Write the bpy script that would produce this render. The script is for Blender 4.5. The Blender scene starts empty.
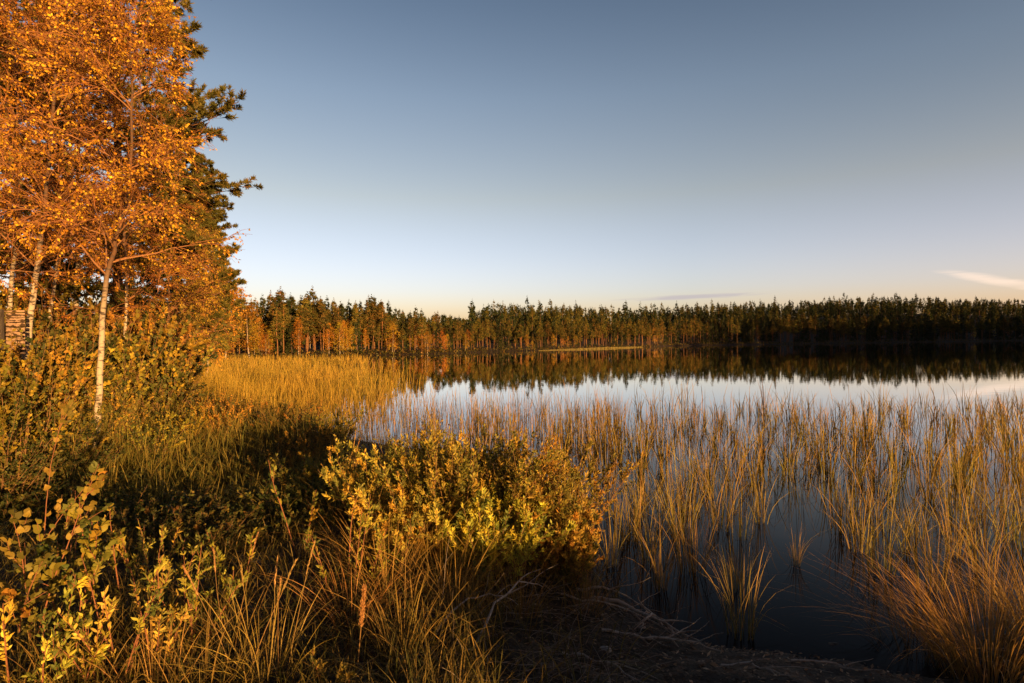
import bpy, math, random
import numpy as np
from mathutils import Vector

# ------------------------------------------------------------------ camera, sky, sun, exposure
S = bpy.context.scene
C = S.collection
F = 569.0                       # focal length in photo pixels (20 mm on a 36 mm sensor, 1024 px wide)
H = 2.5                         # eye height above the water
SUN_EL, SUN_AZ = 5.6, 36.0      # sun behind the camera, to the right of straight behind

cam = bpy.data.cameras.new('camera'); cam.lens = 20; cam.sensor_width = 36
cam.clip_end = 6000; cam.clip_start = 0.05
co = bpy.data.objects.new('camera', cam); C.objects.link(co)
co.location = (0, 0, H)
from mathutils import Matrix
co.rotation_euler = (Matrix.Rotation(math.radians(90 - 0.35), 3, 'X') @ Matrix.Rotation(math.radians(-0.39), 3, 'Z')).to_euler()
S.camera = co

el, az = math.radians(SUN_EL), math.radians(SUN_AZ)
SUNV = Vector((math.sin(az) * math.cos(el), -math.cos(az) * math.cos(el), math.sin(el)))   # towards the sun
W = bpy.data.worlds.new('World'); S.world = W; W.use_nodes = True
nt = W.node_tree; nt.nodes.clear()
def N(t, **kw):
    n = nt.nodes.new(t)
    for k, v in kw.items(): setattr(n, k, v)
    return n
def L(a, b): nt.links.new(a, b)
out = N('ShaderNodeOutputWorld'); bg = N('ShaderNodeBackground')
sky = N('ShaderNodeTexSky', sky_type='NISHITA'); sky.sun_disc = False
sky.sun_elevation = el
sky.sun_rotation = math.pi - az      # checked against the lamp below
sky.air_density = 1.0; sky.dust_density = 1.2; sky.ozone_density = 1.6
SKY_STRENGTH = 0.0945
tint = N('ShaderNodeMix', data_type='RGBA', blend_type='MULTIPLY'); tint.inputs[0].default_value = 1
# air colour by height: warm low haze, neutral above
tc = N('ShaderNodeTexCoord'); sep = N('ShaderNodeSeparateXYZ'); L(tc.outputs['Generated'], sep.inputs[0])
rmp = N('ShaderNodeValToRGB'); L(sep.outputs['Z'], rmp.inputs[0])
cr = rmp.color_ramp
SKY_TINT = [(0.0, (1.58, 1.28, 1.62)), (0.08, (1.45, 1.22, 1.62)), (0.236, (1.49, 1.08, .97)), (0.386, (1.17, .94, .91)), (0.507, (.82, .71, .73)), (1.0, (.40, .37, .40))]
for i, (p, c) in enumerate(SKY_TINT):
    e = cr.elements[i] if i < 2 else cr.elements.new(p)
    e.position = p; e.color = c + (1,)
L(sky.outputs[0], tint.inputs[6]); L(rmp.outputs[0], tint.inputs[7])
# the western half of the sky is dimmed by a tint to deepen the shade in the bay
west = N('ShaderNodeMapRange'); west.inputs[1].default_value = -.5; west.inputs[2].default_value = .45; west.inputs[3].default_value = .38; west.inputs[4].default_value = 1.0
L(sep.outputs['Y'], west.inputs[0])
tint2 = N('ShaderNodeMix', data_type='RGBA', blend_type='MULTIPLY'); tint2.inputs[0].default_value = 1
# warmer and paler low down on the right, nearer the sunset
rgt = N('ShaderNodeMapRange'); rgt.inputs[1].default_value = .3; rgt.inputs[2].default_value = .7; L(sep.outputs['X'], rgt.inputs[0])
low = N('ShaderNodeMapRange'); low.inputs[1].default_value = .35; low.inputs[2].default_value = .03; L(sep.outputs['Z'], low.inputs[0])
wf = N('ShaderNodeMath', operation='MULTIPLY'); L(rgt.outputs[0], wf.inputs[0]); L(low.outputs[0], wf.inputs[1])
warm = N('ShaderNodeMix', data_type='RGBA', blend_type='MULTIPLY'); warm.inputs[7].default_value = (1.32, 1.18, 1.13, 1); L(wf.outputs[0], warm.inputs[0])
L(tint.outputs[2], warm.inputs[6]); L(warm.outputs[2], tint2.inputs[6]); L(west.outputs[0], tint2.inputs[7])
# two thin cloud streaks, given by compass direction and height angle
def mathn(op, a, b=None, clamp=False):
    n = N('ShaderNodeMath', operation=op); n.use_clamp = clamp
    for i, v in enumerate((a, b)):
        if v is None: continue
        if isinstance(v, (int, float)): n.inputs[i].default_value = v
        else: L(v, n.inputs[i])
    return n.outputs[0]
azi = mathn('ARCTAN2', sep.outputs['X'], sep.outputs['Y'])
ele = mathn('ARCSINE', sep.outputs['Z'])
comb = N('ShaderNodeCombineXYZ'); L(mathn('MULTIPLY', azi, 9.0), comb.inputs[0]); L(mathn('MULTIPLY', ele, 95.0), comb.inputs[1])
cn = N('ShaderNodeTexNoise'); cn.inputs['Scale'].default_value = 1.6; cn.inputs['Detail'].default_value = 6; cn.inputs['Distortion'].default_value = .6
L(comb.outputs[0], cn.inputs[0])
def streak(a0, wa, e0, we, slope, lo, hi):
    da = mathn('SUBTRACT', azi, a0)
    de = mathn('SUBTRACT', mathn('SUBTRACT', ele, e0), mathn('MULTIPLY', da, slope))
    q = mathn('ADD', mathn('POWER', mathn('DIVIDE', da, wa), 2.0), mathn('POWER', mathn('ABSOLUTE', mathn('DIVIDE', de, we)), 2.0))
    g = mathn('SUBTRACT', 1.0, q, True)
    m = N('ShaderNodeMapRange'); m.inputs[1].default_value = lo; m.inputs[2].default_value = hi
    L(mathn('ADD', cn.outputs[0], mathn('MULTIPLY', g, .45)), m.inputs[0])
    return mathn('MULTIPLY', m.outputs[0], mathn('POWER', g, .6), True)
prev = tint2.outputs[2]
for args, colr, amt in (((.30, .14, .0665, .0050, .02, .55, .85), (2.5, 2.25, 2.4), .75),
                        ((.715, .085, .070, .0085, -.27, .50, .95), (6.0, 4.5, 3.5), .5),
                        ((.77, .10, .040, .010, .05, .6, .95), (6.2, 4.4, 3.4), .45)):
    mx = N('ShaderNodeMix', data_type='RGBA'); mx.inputs[7].default_value = colr + (1,)
    L(mathn('MULTIPLY', streak(*args), amt), mx.inputs[0]); L(prev, mx.inputs[6]); prev = mx.outputs[2]
L(prev, bg.inputs[0]); bg.inputs[1].default_value = SKY_STRENGTH; L(bg.outputs[0], out.inputs[0])

sl = bpy.data.lights.new('sun', 'SUN'); sl.energy = 5.0; sl.angle = math.radians(0.5); sl.color = (1.0, .54, .18)
so = bpy.data.objects.new('sun', sl); C.objects.link(so)
so.rotation_euler = SUNV.to_track_quat('Z', 'Y').to_euler(); so.location = SUNV * 50 + Vector((0, 0, 20))

S.view_settings.view_transform = 'Standard'; S.view_settings.look = 'None'
S.view_settings.gamma = 1; S.view_settings.use_curve_mapping = False
S.view_settings.exposure = 1.2
S.render.engine = 'CYCLES'
cy = S.cycles
cy.use_denoising = True; cy.denoiser = 'OPENIMAGEDENOISE'; cy.denoising_input_passes = 'RGB_ALBEDO_NORMAL'
cy.use_adaptive_sampling = True; cy.adaptive_threshold = 0.015
cy.max_bounces = 6; cy.diffuse_bounces = 2; cy.glossy_bounces = 3; cy.transmission_bounces = 3; cy.transparent_max_bounces = 4
cy.caustics_reflective = False; cy.caustics_refractive = False
cy.sample_clamp_indirect = 4

# ------------------------------------------------------------------ helpers
rng = np.random.default_rng(7)
def yh(px): return 338.0 - (px - 512) * 0.0068
def at(px, d): return (px - 512) / F * d
def zat(px, py, d): return H + d * (yh(px) - py) / F
def unit(v): return v / np.maximum(np.linalg.norm(v, axis=-1, keepdims=True), 1e-9)
def smooth(a, b, x):
    t = np.clip((x - a) / (b - a), 0, 1); return t * t * (3 - 2 * t)

class Geo:
    """collects triangles and quads with a colour per vertex, links them as ONE mesh object"""
    def __init__(s): s.v = []; s.f = []; s.c = []; s.n = 0
    def add(s, v, f, c):
        v = np.asarray(v, float).reshape(-1, 3); f = np.asarray(f, int)
        c = np.broadcast_to(np.asarray(c, float), (len(v), 3))
        s.v.append(v); s.f.append(f + s.n); s.c.append(c); s.n += len(v)
    def mesh(s, name, mat, smooth_shade=False):
        me = bpy.data.meshes.new(name)
        V = np.concatenate(s.v); CC = np.concatenate(s.c)
        me.vertices.add(len(V)); me.vertices.foreach_set('co', V.ravel())
        loops = np.concatenate([f.ravel() for f in s.f])
        sizes = np.concatenate([np.full(len(f), f.shape[1]) for f in s.f])
        me.loops.add(len(loops)); me.loops.foreach_set('vertex_index', loops)
        me.polygons.add(len(sizes))
        me.polygons.foreach_set('loop_start', np.concatenate([[0], np.cumsum(sizes)[:-1]]))
        me.polygons.foreach_set('loop_total', sizes)
        if smooth_shade: me.polygons.foreach_set('use_smooth', np.ones(len(sizes), bool))
        a = me.color_attributes.new('col', 'FLOAT_COLOR', 'POINT')
        a.data.foreach_set('color', np.concatenate([CC, np.ones((len(CC), 1))], 1).ravel())
        me.materials.append(mat); me.update(); me.validate()
        return me
    def build(s, name, mat, parent=None, smooth_shade=False):
        o = bpy.data.objects.new(name, s.mesh(name, mat, smooth_shade)); C.objects.link(o)
        if parent is not None: o.parent = parent
        return o

def tag(o, label=None, cat=None, group=None, kind=None):
    if label: o['label'] = label
    if cat: o['category'] = cat
    if group: o['group'] = group
    if kind: o['kind'] = kind
    return o
def empty(name, loc, label, cat, group=None, rz=0.0, sc=1.0):
    o = bpy.data.objects.new(name, None); C.objects.link(o); o.location = loc
    o.rotation_euler = (0, 0, rz); o.scale = (sc,) * 3 if isinstance(sc, (int, float)) else sc
    o.empty_display_size = .2
    return tag(o, label, cat, group)
def copy_tree(o):
    c = o.copy(); C.objects.link(c)
    for ch in o.children:
        k = ch.copy(); C.objects.link(k); k.parent = c
    return c

def leaves(G, P, D, Ln, Wd, col, r, fold=False, face_up=.35):
    """rhombic leaves at P along D; fold = two halves bent along the midrib"""
    n = len(P); D = unit(D)
    rnd = r.normal(size=(n, 3)); rnd[:, 2] += face_up * 2
    side = unit(np.cross(D, rnd)); nor = np.cross(side, D)
    Ln = np.broadcast_to(Ln, (n,))[:, None]; Wd = np.broadcast_to(Wd, (n,))[:, None]
    col = np.broadcast_to(col, (n, 3))
    a = P; m = P + D * Ln * .45; t = P + D * Ln
    up = nor * Wd * (.18 if fold else .06)
    lf = m + side * Wd * .5 + up; rt = m - side * Wd * .5 + up
    if fold:
        m1 = P + D * Ln * .2; m2 = P + D * Ln * .72 + up * .5
        l1 = m1 + side * Wd * .36 + up; r1 = m1 - side * Wd * .36 + up
        l2 = m2 + side * Wd * .36 + up; r2 = m2 - side * Wd * .36 + up
        dr = -nor * Ln * .12; t = t + dr
        V = np.stack([a, l1, lf, l2, t, r2, rt, r1], 1).reshape(-1, 3)
        i = np.arange(n)[:, None] * 8
        q = np.concatenate([i + [1, 2, 6, 7], i + [2, 3, 5, 6]])
        tri = np.concatenate([i + [0, 1, 7], i + [3, 4, 5]])
        G.add(V, q, col.repeat(8, 0))
        G.f.append(tri + (G.n - len(V)))
    else:
        V = np.stack([a, lf, t, rt], 1).reshape(-1, 3)
        G.add(V, np.arange(n * 4).reshape(n, 4), col.repeat(4, 0))

def tubes(G, P, R, sides, col):
    """N tubes, P (N,K,3), R (N,K)"""
    P = np.asarray(P, float); R = np.asarray(R, float); n, k, _ = P.shape
    T = np.gradient(P, axis=1); T = unit(T)
    ref = np.where(np.abs(T[:, :1, 2:3]) > .8, np.array([1., 0, 0]), np.array([0, 0, 1.]))
    U = unit(np.cross(T, np.broadcast_to(ref, T.shape))); Vv = np.cross(T, U)
    a = np.arange(sides) * 2 * np.pi / sides
    ring = P[:, :, None] + R[:, :, None, None] * (np.cos(a)[:, None] * U[:, :, None] + np.sin(a)[:, None] * Vv[:, :, None])
    idx = np.arange(n * k * sides).reshape(n, k, sides)
    q = np.stack([idx[:, :-1], np.roll(idx[:, :-1], -1, 2), np.roll(idx[:, 1:], -1, 2), idx[:, 1:]], -1).reshape(-1, 4)
    col = np.asarray(col, float)
    if col.ndim == 2 and len(col) == n: col = col.repeat(k * sides, 0)
    elif col.ndim == 3: col = np.broadcast_to(col[:, :, None], (n, k, sides, 3)).reshape(-1, 3)
    G.add(ring.reshape(-1, 3), q, col)

def grow(P0, D0, Ln, K, r, grav=-.1, wob=.12):
    """N wandering shoots -> (N,K,3)"""
    n = len(P0); P = np.zeros((n, K, 3)); P[:, 0] = P0; D = unit(D0)
    st = np.broadcast_to(Ln, (n,))[:, None] / (K - 1)
    for k in range(1, K):
        D = D + r.normal(size=(n, 3)) * wob; D[:, 2] += grav; D = unit(D)
        P[:, k] = P[:, k - 1] + D * st
    return P
def along(P, s):
    """points and tangents at fractions s (N,M) of shoots P (N,K,3) -> (N,M,3)"""
    n, k, _ = P.shape; f = np.clip(s, 0, .9999) * (k - 1); i = f.astype(int); w = (f - i)[..., None]
    j = np.arange(n)[:, None]
    return P[j, i] * (1 - w) + P[j, i + 1] * w, unit(P[j, i + 1] - P[j, i])
def spread(T, r, amt):
    return unit(T + amt * unit(r.normal(size=T.shape)))
def mixcol(a, b, t): return np.asarray(a) * (1 - t[:, None]) + np.asarray(b) * t[:, None]
def palette(cols, w, n, r, vary=.18):
    c = np.asarray(cols)[r.choice(len(cols), n, p=np.asarray(w) / sum(w))]
    return np.clip(c * (1 + r.normal(size=(n, 1)) * vary), .004, .9)

def blades(G, P, az_, h, lean, bend, w, K, c0, c1, r, kink=.0, var=.15):
    """curved tapering blades"""
    n = len(P); t = np.linspace(0, 1, K)[None, :, None]
    d = np.stack([np.cos(az_), np.sin(az_), np.zeros(n)], 1)[:, None]
    h = np.broadcast_to(h, (n,))[:, None, None]; lean = np.broadcast_to(lean, (n,))[:, None, None]; bend = np.broadcast_to(bend, (n,))[:, None, None]
    hor = lean * t + bend * t ** 2.4
    ver = t * (1 - .35 * np.clip(bend, 0, 1.6) * t ** 2)
    kk = (r.random(n) < kink)[:, None, None]; tk = r.uniform(.45, .85, n)[:, None, None]
    over = np.clip(t - tk, 0, 1) * kk
    ver = ver - over * 1.25; hor = hor + over * .55
    Pc = P[:, None] + d * hor * h + np.array([0, 0, 1.]) * ver * h
    sa = az_ + np.pi / 2 + r.normal(size=n) * .7
    sd = np.stack([np.cos(sa), np.sin(sa), np.zeros(n)], 1)[:, None]
    ww = np.broadcast_to(w, (n,))[:, None, None] * (.75 + .5 * t) * (1 - t ** 3) * .5
    V = np.stack([Pc - sd * ww, Pc + sd * ww], 2).reshape(-1, 3)
    idx = np.arange(n * K * 2).reshape(n, K, 2)
    q = np.stack([idx[:, :-1, 0], idx[:, :-1, 1], idx[:, 1:, 1], idx[:, 1:, 0]], -1).reshape(-1, 4)
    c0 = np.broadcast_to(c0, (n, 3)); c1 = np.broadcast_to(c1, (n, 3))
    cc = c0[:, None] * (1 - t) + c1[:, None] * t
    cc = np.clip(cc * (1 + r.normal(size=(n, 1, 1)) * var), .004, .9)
    G.add(V, q, np.broadcast_to(cc[:, :, None], (n, K, 2, 3)).reshape(-1, 3))

# ------------------------------------------------------------------ materials
def new_mat(name):
    m = bpy.data.materials.new(name); m.use_nodes = True; m.node_tree.nodes.clear(); return m, m.node_tree
def leaf_mat(name, transl=.35, hue=.03, val=.35, rough=.55, spec=.25):
    m, t = new_mat(name); nd = t.nodes; ln = t.links
    o = nd.new('ShaderNodeOutputMaterial'); a = nd.new('ShaderNodeVertexColor'); a.layer_name = 'col'
    oi = nd.new('ShaderNodeObjectInfo'); hs = nd.new('ShaderNodeHueSaturation')
    m1 = nd.new('ShaderNodeMapRange'); m1.inputs[3].default_value = .5 - hue; m1.inputs[4].default_value = .5 + hue
    m2 = nd.new('ShaderNodeMapRange'); m2.inputs[3].default_value = 1 - val; m2.inputs[4].default_value = 1 + val
    mm = nd.new('ShaderNodeMath'); mm.operation = 'FRACT'; mu = nd.new('ShaderNodeMath'); mu.operation = 'MULTIPLY'; mu.inputs[1].default_value = 7.31
    ln.new(oi.outputs['Random'], m1.inputs[0]); ln.new(oi.outputs['Random'], mu.inputs[0]); ln.new(mu.outputs[0], mm.inputs[0]); ln.new(mm.outputs[0], m2.inputs[0])
    ln.new(m1.outputs[0], hs.inputs['Hue']); ln.new(m2.outputs[0], hs.inputs['Value']); ln.new(a.outputs[0], hs.inputs['Color'])
    p = nd.new('ShaderNodeBsdfPrincipled'); p.inputs['Roughness'].default_value = rough; p.inputs['Specular IOR Level'].default_value = spec
    tr = nd.new('ShaderNodeBsdfTranslucent'); mx = nd.new('ShaderNodeMixShader'); mx.inputs[0].default_value = transl
    ln.new(hs.outputs[0], p.inputs['Base Color']); ln.new(hs.outputs[0], tr.inputs[0])
    ln.new(p.outputs[0], mx.inputs[1]); ln.new(tr.outputs[0], mx.inputs[2]); ln.new(mx.outputs[0], o.inputs[0])
    return m
def bark_mat(name, dark, scale=(6, 6, 40), lo=.52, hi=.62, bump=.4):
    """vertex colour broken up with darker marks"""
    m, t = new_mat(name); nd = t.nodes; ln = t.links
    o = nd.new('ShaderNodeOutputMaterial'); a = nd.new('ShaderNodeVertexColor'); a.layer_name = 'col'
    tcn = nd.new('ShaderNodeTexCoord'); mp = nd.new('ShaderNodeMapping'); mp.inputs['Scale'].default_value = scale
    ns = nd.new('ShaderNodeTexNoise'); ns.inputs['Scale'].default_value = 1.0; ns.inputs['Detail'].default_value = 4
    ln.new(tcn.outputs['Object'], mp.inputs[0]); ln.new(mp.outputs[0], ns.inputs[0])
    r = nd.new('ShaderNodeMapRange'); r.inputs[1].default_value = lo; r.inputs[2].default_value = hi; ln.new(ns.outputs[0], r.inputs[0])
    mx = nd.new('ShaderNodeMix'); mx.data_type = 'RGBA'; ln.new(r.outputs[0], mx.inputs[0]); ln.new(a.outputs[0], mx.inputs[6]); mx.inputs[7].default_value = dark + (1,)
    bp = nd.new('ShaderNodeBump'); bp.inputs['Strength'].default_value = bump; bp.inputs['Distance'].default_value = .02; ln.new(ns.outputs[0], bp.inputs['Height'])
    p = nd.new('ShaderNodeBsdfPrincipled'); p.inputs['Roughness'].default_value = .75; p.inputs['Specular IOR Level'].default_value = .2
    ln.new(mx.outputs[2], p.inputs['Base Color']); ln.new(bp.outputs[0], p.inputs['Normal']); ln.new(p.outputs[0], o.inputs[0])
    return m
M_LEAF = leaf_mat('autumn_leaves', .38)
M_NEEDLE = leaf_mat('pine_needles', .25, .02, .3, .6)
M_GRASS = leaf_mat('dry_sedge', .3, .02, .22, .6, .2)
M_BIRCH = bark_mat('birch_bark', (.07, .055, .045), (9, 9, 21), .50, .62, .3)
M_BARK = bark_mat('rough_bark', (.03, .02, .014), (18, 18, 5), .5, .7, .9)
M_TWIG = bark_mat('twig_bark', (.05, .03, .02), (20, 20, 20), .55, .75, .2)

# ------------------------------------------------------------------ shape of the land
LAKE = np.array([(60, -14), (14, .5), (7, 3.2), (4.3, 3.9), (2.57, 4.3), (1.55, 4.7), (.85, 5.5), (.95, 6.6), (1.05, 8), (.5, 10), (-2, 12.6), (-5.5, 15),
                 (-8, 18.5), (-13, 26), (-28, 48), (-44, 68), (-31, 81), (-13, 92), (1.5, 109), (14, 124), (34, 143), (45, 158), (92, 182), (150, 208),
                 (213, 237), (310, 262), (330, 235), (280, 175), (180, 95), (105, 30)], float)
SH_PX = np.array([-400, 165, 200, 300, 430, 520, 577, 650, 668, 800, 922, 1024, 1300])
SH_D = np.array([60, 68, 72, 81, 92, 109, 124, 143, 158, 182, 208, 237, 262])
SKY_PX = [-400, 165, 430, 470, 510, 541, 586, 623, 666, 737, 782, 820, 850, 891, 925, 951, 992, 1024, 1200]
SKY_Y = [315, 315, 314, 315, 309, 309, 311, 310, 309, 305, 303.5, 301, 299, 298, 298.5, 301, 300, 301, 300]
def lake_sd(x, y):
    """metres from the waterline, positive on land"""
    x = np.asarray(x, float); y = np.asarray(y, float)
    best = np.full(x.shape, 1e9); ins = np.zeros(x.shape, bool); n = len(LAKE)
    for i in range(n):
        a = LAKE[i]; b = LAKE[(i + 1) % n]; e = b - a
        t = np.clip(((x - a[0]) * e[0] + (y - a[1]) * e[1]) / (e @ e), 0, 1)
        best = np.minimum(best, np.hypot(x - a[0] - t * e[0], y - a[1] - t * e[1]))
        c = (a[1] > y) != (b[1] > y)
        with np.errstate(divide='ignore', invalid='ignore'):
            ins ^= c & (x < a[0] + (y - a[1]) * e[0] / (e[1] if e[1] else 1e-9))
    return np.where(ins, -best, best)
def bump(x, y):
    return (np.sin(x * 2.1 + np.sin(y * 1.7)) * np.sin(y * 2.6 + 1.3 * np.sin(x * 1.1)) * .05
            + np.sin(x * 7.3 + y * 3.1) * np.sin(y * 6.1 - x * 2.7) * .018
            + np.sin(x * 17 + 3 * np.sin(y * 9)) * np.sin(y * 19 + 2 * np.sin(x * 11)) * .014)
def hill(x, y):
    yy = np.maximum(y, 20); px = np.clip(512 + F * x / yy, -400, 1300)
    d0 = np.interp(px, SH_PX, SH_D); over = y - d0
    D = d0 + 75; top = H + D * (338 - (px - 512) * .0068 - np.interp(px, SKY_PX, SKY_Y)) / F
    h = np.clip(top - 8.8, 0, 30) * smooth(6, 75, over) * (y > 25)
    a = np.array([70., -30]); e = np.array([330., 190]) - a
    t = np.clip(((x - a[0]) * e[0] + (y - a[1]) * e[1]) / (e @ e), 0, 1)
    dist = (x - a[0]) * e[1] - (y - a[1]) * e[0]; dist = dist / np.hypot(*e)     # positive on the far (right) side
    shade_ridge = 24 * smooth(20, 60, dist) * smooth(135, 230, x + .727 * y) * (y < 260) * smooth(-150, -60, y)  # unseen rise added along the sun line to shade the right shore
    return np.maximum(h, shade_ridge)
def gz(x, y):
    x = np.asarray(x, float); y = np.asarray(y, float); s = lake_sd(x, y)
    lo = np.where(s > 0, .95 * (1 - np.exp(-np.maximum(s, 0) / 3.0)) + .02 * np.clip(s - 3, 0, 60) * .3, np.maximum(s * .14, -1.6))
    lo = lo - .6 * np.exp(-((x + 4.3) / 2.2) ** 4 - ((y - 7.6) / 2.3) ** 4) * smooth(.2, 1.5, s)
    near = smooth(60, 15, np.hypot(x, y))
    return lo + bump(x, y) * near * smooth(-.6, .5, s) + np.where(s > 0, hill(x, y), 0)

def make_ground():
    n = 440; u = np.linspace(-1, 1, n)
    gx = 1400 * u ** 5 + 100 * u ** 3 + 8 * u; gy = 1400 * u ** 5 + 100 * u ** 3 + 8 * u + 4.5
    X, Y = np.meshgrid(gx, gy); Z = gz(X, Y)
    G = Geo(); i = np.arange(n * n).reshape(n, n)
    q = np.stack([i[:-1, :-1], i[:-1, 1:], i[1:, 1:], i[1:, :-1]], -1).reshape(-1, 4)
    G.add(np.stack([X, Y, Z], -1), q, (.03, .022, .015))
    m, t = new_mat('peaty_soil'); nd = t.nodes; ln = t.links
    o = nd.new('ShaderNodeOutputMaterial'); p = nd.new('ShaderNodeBsdfPrincipled'); tcn = nd.new('ShaderNodeTexCoord')
    n1 = nd.new('ShaderNodeTexNoise'); n1.inputs['Scale'].default_value = 3.5; n1.inputs['Detail'].default_value = 9; n1.inputs['Roughness'].default_value = .68
    n2 = nd.new('ShaderNodeTexNoise'); n2.inputs['Scale'].default_value = 45; n2.inputs['Detail'].default_value = 5
    ln.new(tcn.outputs['Object'], n1.inputs[0]); ln.new(tcn.outputs['Object'], n2.inputs[0])
    r = nd.new('ShaderNodeValToRGB'); r.color_ramp.elements[0].position = .36; r.color_ramp.elements[0].color = (.014, .010, .007, 1)
    r.color_ramp.elements[1].position = .68; r.color_ramp.elements[1].color = (.14, .095, .06, 1)
    e = r.color_ramp.elements.new(.52); e.color = (.034, .024, .015, 1)
    ad = nd.new('ShaderNodeMath'); ad.operation = 'MULTIPLY_ADD'; ad.inputs[1].default_value = .4; ln.new(n2.outputs[0], ad.inputs[0])
    sb = nd.new('ShaderNodeMath'); sb.operation = 'SUBTRACT'; sb.inputs[1].default_value = .2; ln.new(n1.outputs[0], sb.inputs[0]); ln.new(sb.outputs[0], ad.inputs[2])
    ln.new(ad.outputs[0], r.inputs[0]); ln.new(r.outputs[0], p.inputs['Base Color'])
    b = nd.new('ShaderNodeBump'); b.inputs['Strength'].default_value = .9; b.inputs['Distance'].default_value = .05; ln.new(ad.outputs[0], b.inputs['Height'])
    ln.new(b.outputs[0], p.inputs['Normal']); p.inputs['Roughness'].default_value = .8; p.inputs['Specular IOR Level'].default_value = .25
    ln.new(p.outputs[0], o.inputs[0])
    tag(G.build('ground', m, None, True), 'dark peaty ground of the lake shore and forest floor', 'ground', kind='structure')
make_ground()

def make_water():
    G = Geo(); G.add([(-120, -60, 0), (420, -60, 0), (420, 330, 0), (-120, 330, 0)], [(0, 1, 2, 3)], (0, 0, 0))
    m, t = new_mat('still_lake_water'); nd = t.nodes; ln = t.links
    o = nd.new('ShaderNodeOutputMaterial'); df = nd.new('ShaderNodeBsdfDiffuse'); gl_ = nd.new('ShaderNodeBsdfGlossy')
    df.inputs[0].default_value = (.010, .007, .006, 1); gl_.inputs['Roughness'].default_value = .004; gl_.inputs[0].default_value = (.97, .96, .95, 1)
    tcn = nd.new('ShaderNodeTexCoord'); mp = nd.new('ShaderNodeMapping'); mp.inputs['Scale'].default_value = (1.0, 1.7, 1)
    ns = nd.new('ShaderNodeTexNoise'); ns.inputs['Scale'].default_value = 1.1; ns.inputs['Detail'].default_value = 3
    ln.new(tcn.outputs['Object'], mp.inputs[0]); ln.new(mp.outputs[0], ns.inputs[0])
    b = nd.new('ShaderNodeBump'); b.inputs['Strength'].default_value = .03; b.inputs['Distance'].default_value = .05
    fr = nd.new('ShaderNodeFresnel'); fr.inputs[0].default_value = 1.333
    mr = nd.new('ShaderNodeMapRange'); mr.interpolation_type = 'SMOOTHSTEP'; mr.inputs[1].default_value = .02; mr.inputs[2].default_value = .74
    mx = nd.new('ShaderNodeMixShader'); ln.new(fr.outputs[0], mr.inputs[0]); ln.new(mr.outputs[0], mx.inputs[0]); ln.new(df.outputs[0], mx.inputs[1]); ln.new(gl_.outputs[0], mx.inputs[2])
    ln.new(ns.outputs[0], b.inputs['Height']); ln.new(b.outputs[0], gl_.inputs['Normal']); ln.new(mx.outputs[0], o.inputs[0])
    tag(G.build('water', m), 'still dark lake mirroring the forest and the evening sky', 'water', kind='structure')
make_water()

# ------------------------------------------------------------------ far trees (kinds built once, then copied)
PINE_C = [(.075, .075, .018), (.12, .10, .022), (.18, .125, .025)]
SPR_C = [(.032, .046, .015), (.055, .062, .019)]
BIR_C = [(.52, .27, .03), (.60, .36, .04), (.44, .20, .025), (.36, .28, .04)]
def rand_dirs(n, r): return unit(r.normal(size=(n, 3)))
def far_crown_pine(G, r, h, cz0, nc, lv, base=(0, 0, 0), size=1.0):
    spire(G, r, h, .8, .45, base, PINE_C)
    z = cz0 + (h * .93 - cz0) * r.random(nc)
    rel = (z - cz0) / (h - cz0)
    rad = h * r.uniform(.11, .16) * (1 - rel) ** 1.0 * (.5 + .5 * np.minimum(rel / .2 + .3, 1)) + .03
    a = r.random(nc) * 6.283; q = rad * np.sqrt(r.random(nc)) ; q = np.where(r.random(nc) < .6, rad * r.uniform(.6, 1.05, nc), q)
    cc = np.stack([np.cos(a) * q, np.sin(a) * q, z], 1)
    P = (cc[:, None] + r.normal(size=(nc, lv, 3)) * np.array([.2, .2, .10]) * (1.2 - 1.05 * rel)[:, None, None] * h / 10).reshape(-1, 3) + base
    c = palette(PINE_C, [3, 3, 2], nc, r, .2).repeat(lv, 0)
    leaves(G, P, rand_dirs(len(P), r) + [0, 0, .25], r.uniform(.2, .36, len(P)) * size * (1.1 - .5 * rel.repeat(lv)), r.uniform(.09, .16, len(P)) * size, c, r, face_up=.1)
def spire(G, r, h, z0, w, base, cols):
    n = 34; z = h * (z0 + (1.0 - z0) * r.random(n)); a = r.random(n) * 6.283; up = (z / h - z0) / (1 - z0)
    P = np.stack([0 * z, 0 * z, z - .05], 1) + base; D = np.stack([np.cos(a), np.sin(a), .1 + 1.2 * up], 1)
    leaves(G, P, D, (h - z) * w + .10 * h / 10, .09 * h / 10, palette(cols, [1] * len(cols), n, r), r, face_up=.1)
def far_crown_spruce(G, r, h, nc, lv, base=(0, 0, 0), size=1.0):
    spire(G, r, h, .78, .36, base, SPR_C)
    rel = r.random(nc) ** 1.15 * .93; z = h * (.06 + .94 * rel)
    rad = h * .125 * (1 - rel) ** .9 * (.8 + .35 * np.sin(rel * 60)) + .02
    a = r.random(nc) * 6.283; q = rad * r.uniform(.35, 1.05, nc)
    cc = np.stack([np.cos(a) * q, np.sin(a) * q, z - q * .3], 1)
    P = (cc[:, None] + r.normal(size=(nc, lv, 3)) * np.array([.14, .14, .12]) * (1.1 - 1.0 * rel)[:, None, None] * h / 10).reshape(-1, 3) + base
    D = np.stack([np.cos(a), np.sin(a), -.5 + 0 * a], 1).repeat(lv, 0) + r.normal(size=(nc * lv, 3)) * .5
    c = palette(SPR_C, [1, 1], nc, r, .2).repeat(lv, 0)
    leaves(G, P, D, r.uniform(.22, .42, len(P)) * size, r.uniform(.09, .17, len(P)) * size, c, r, face_up=.1)
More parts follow.
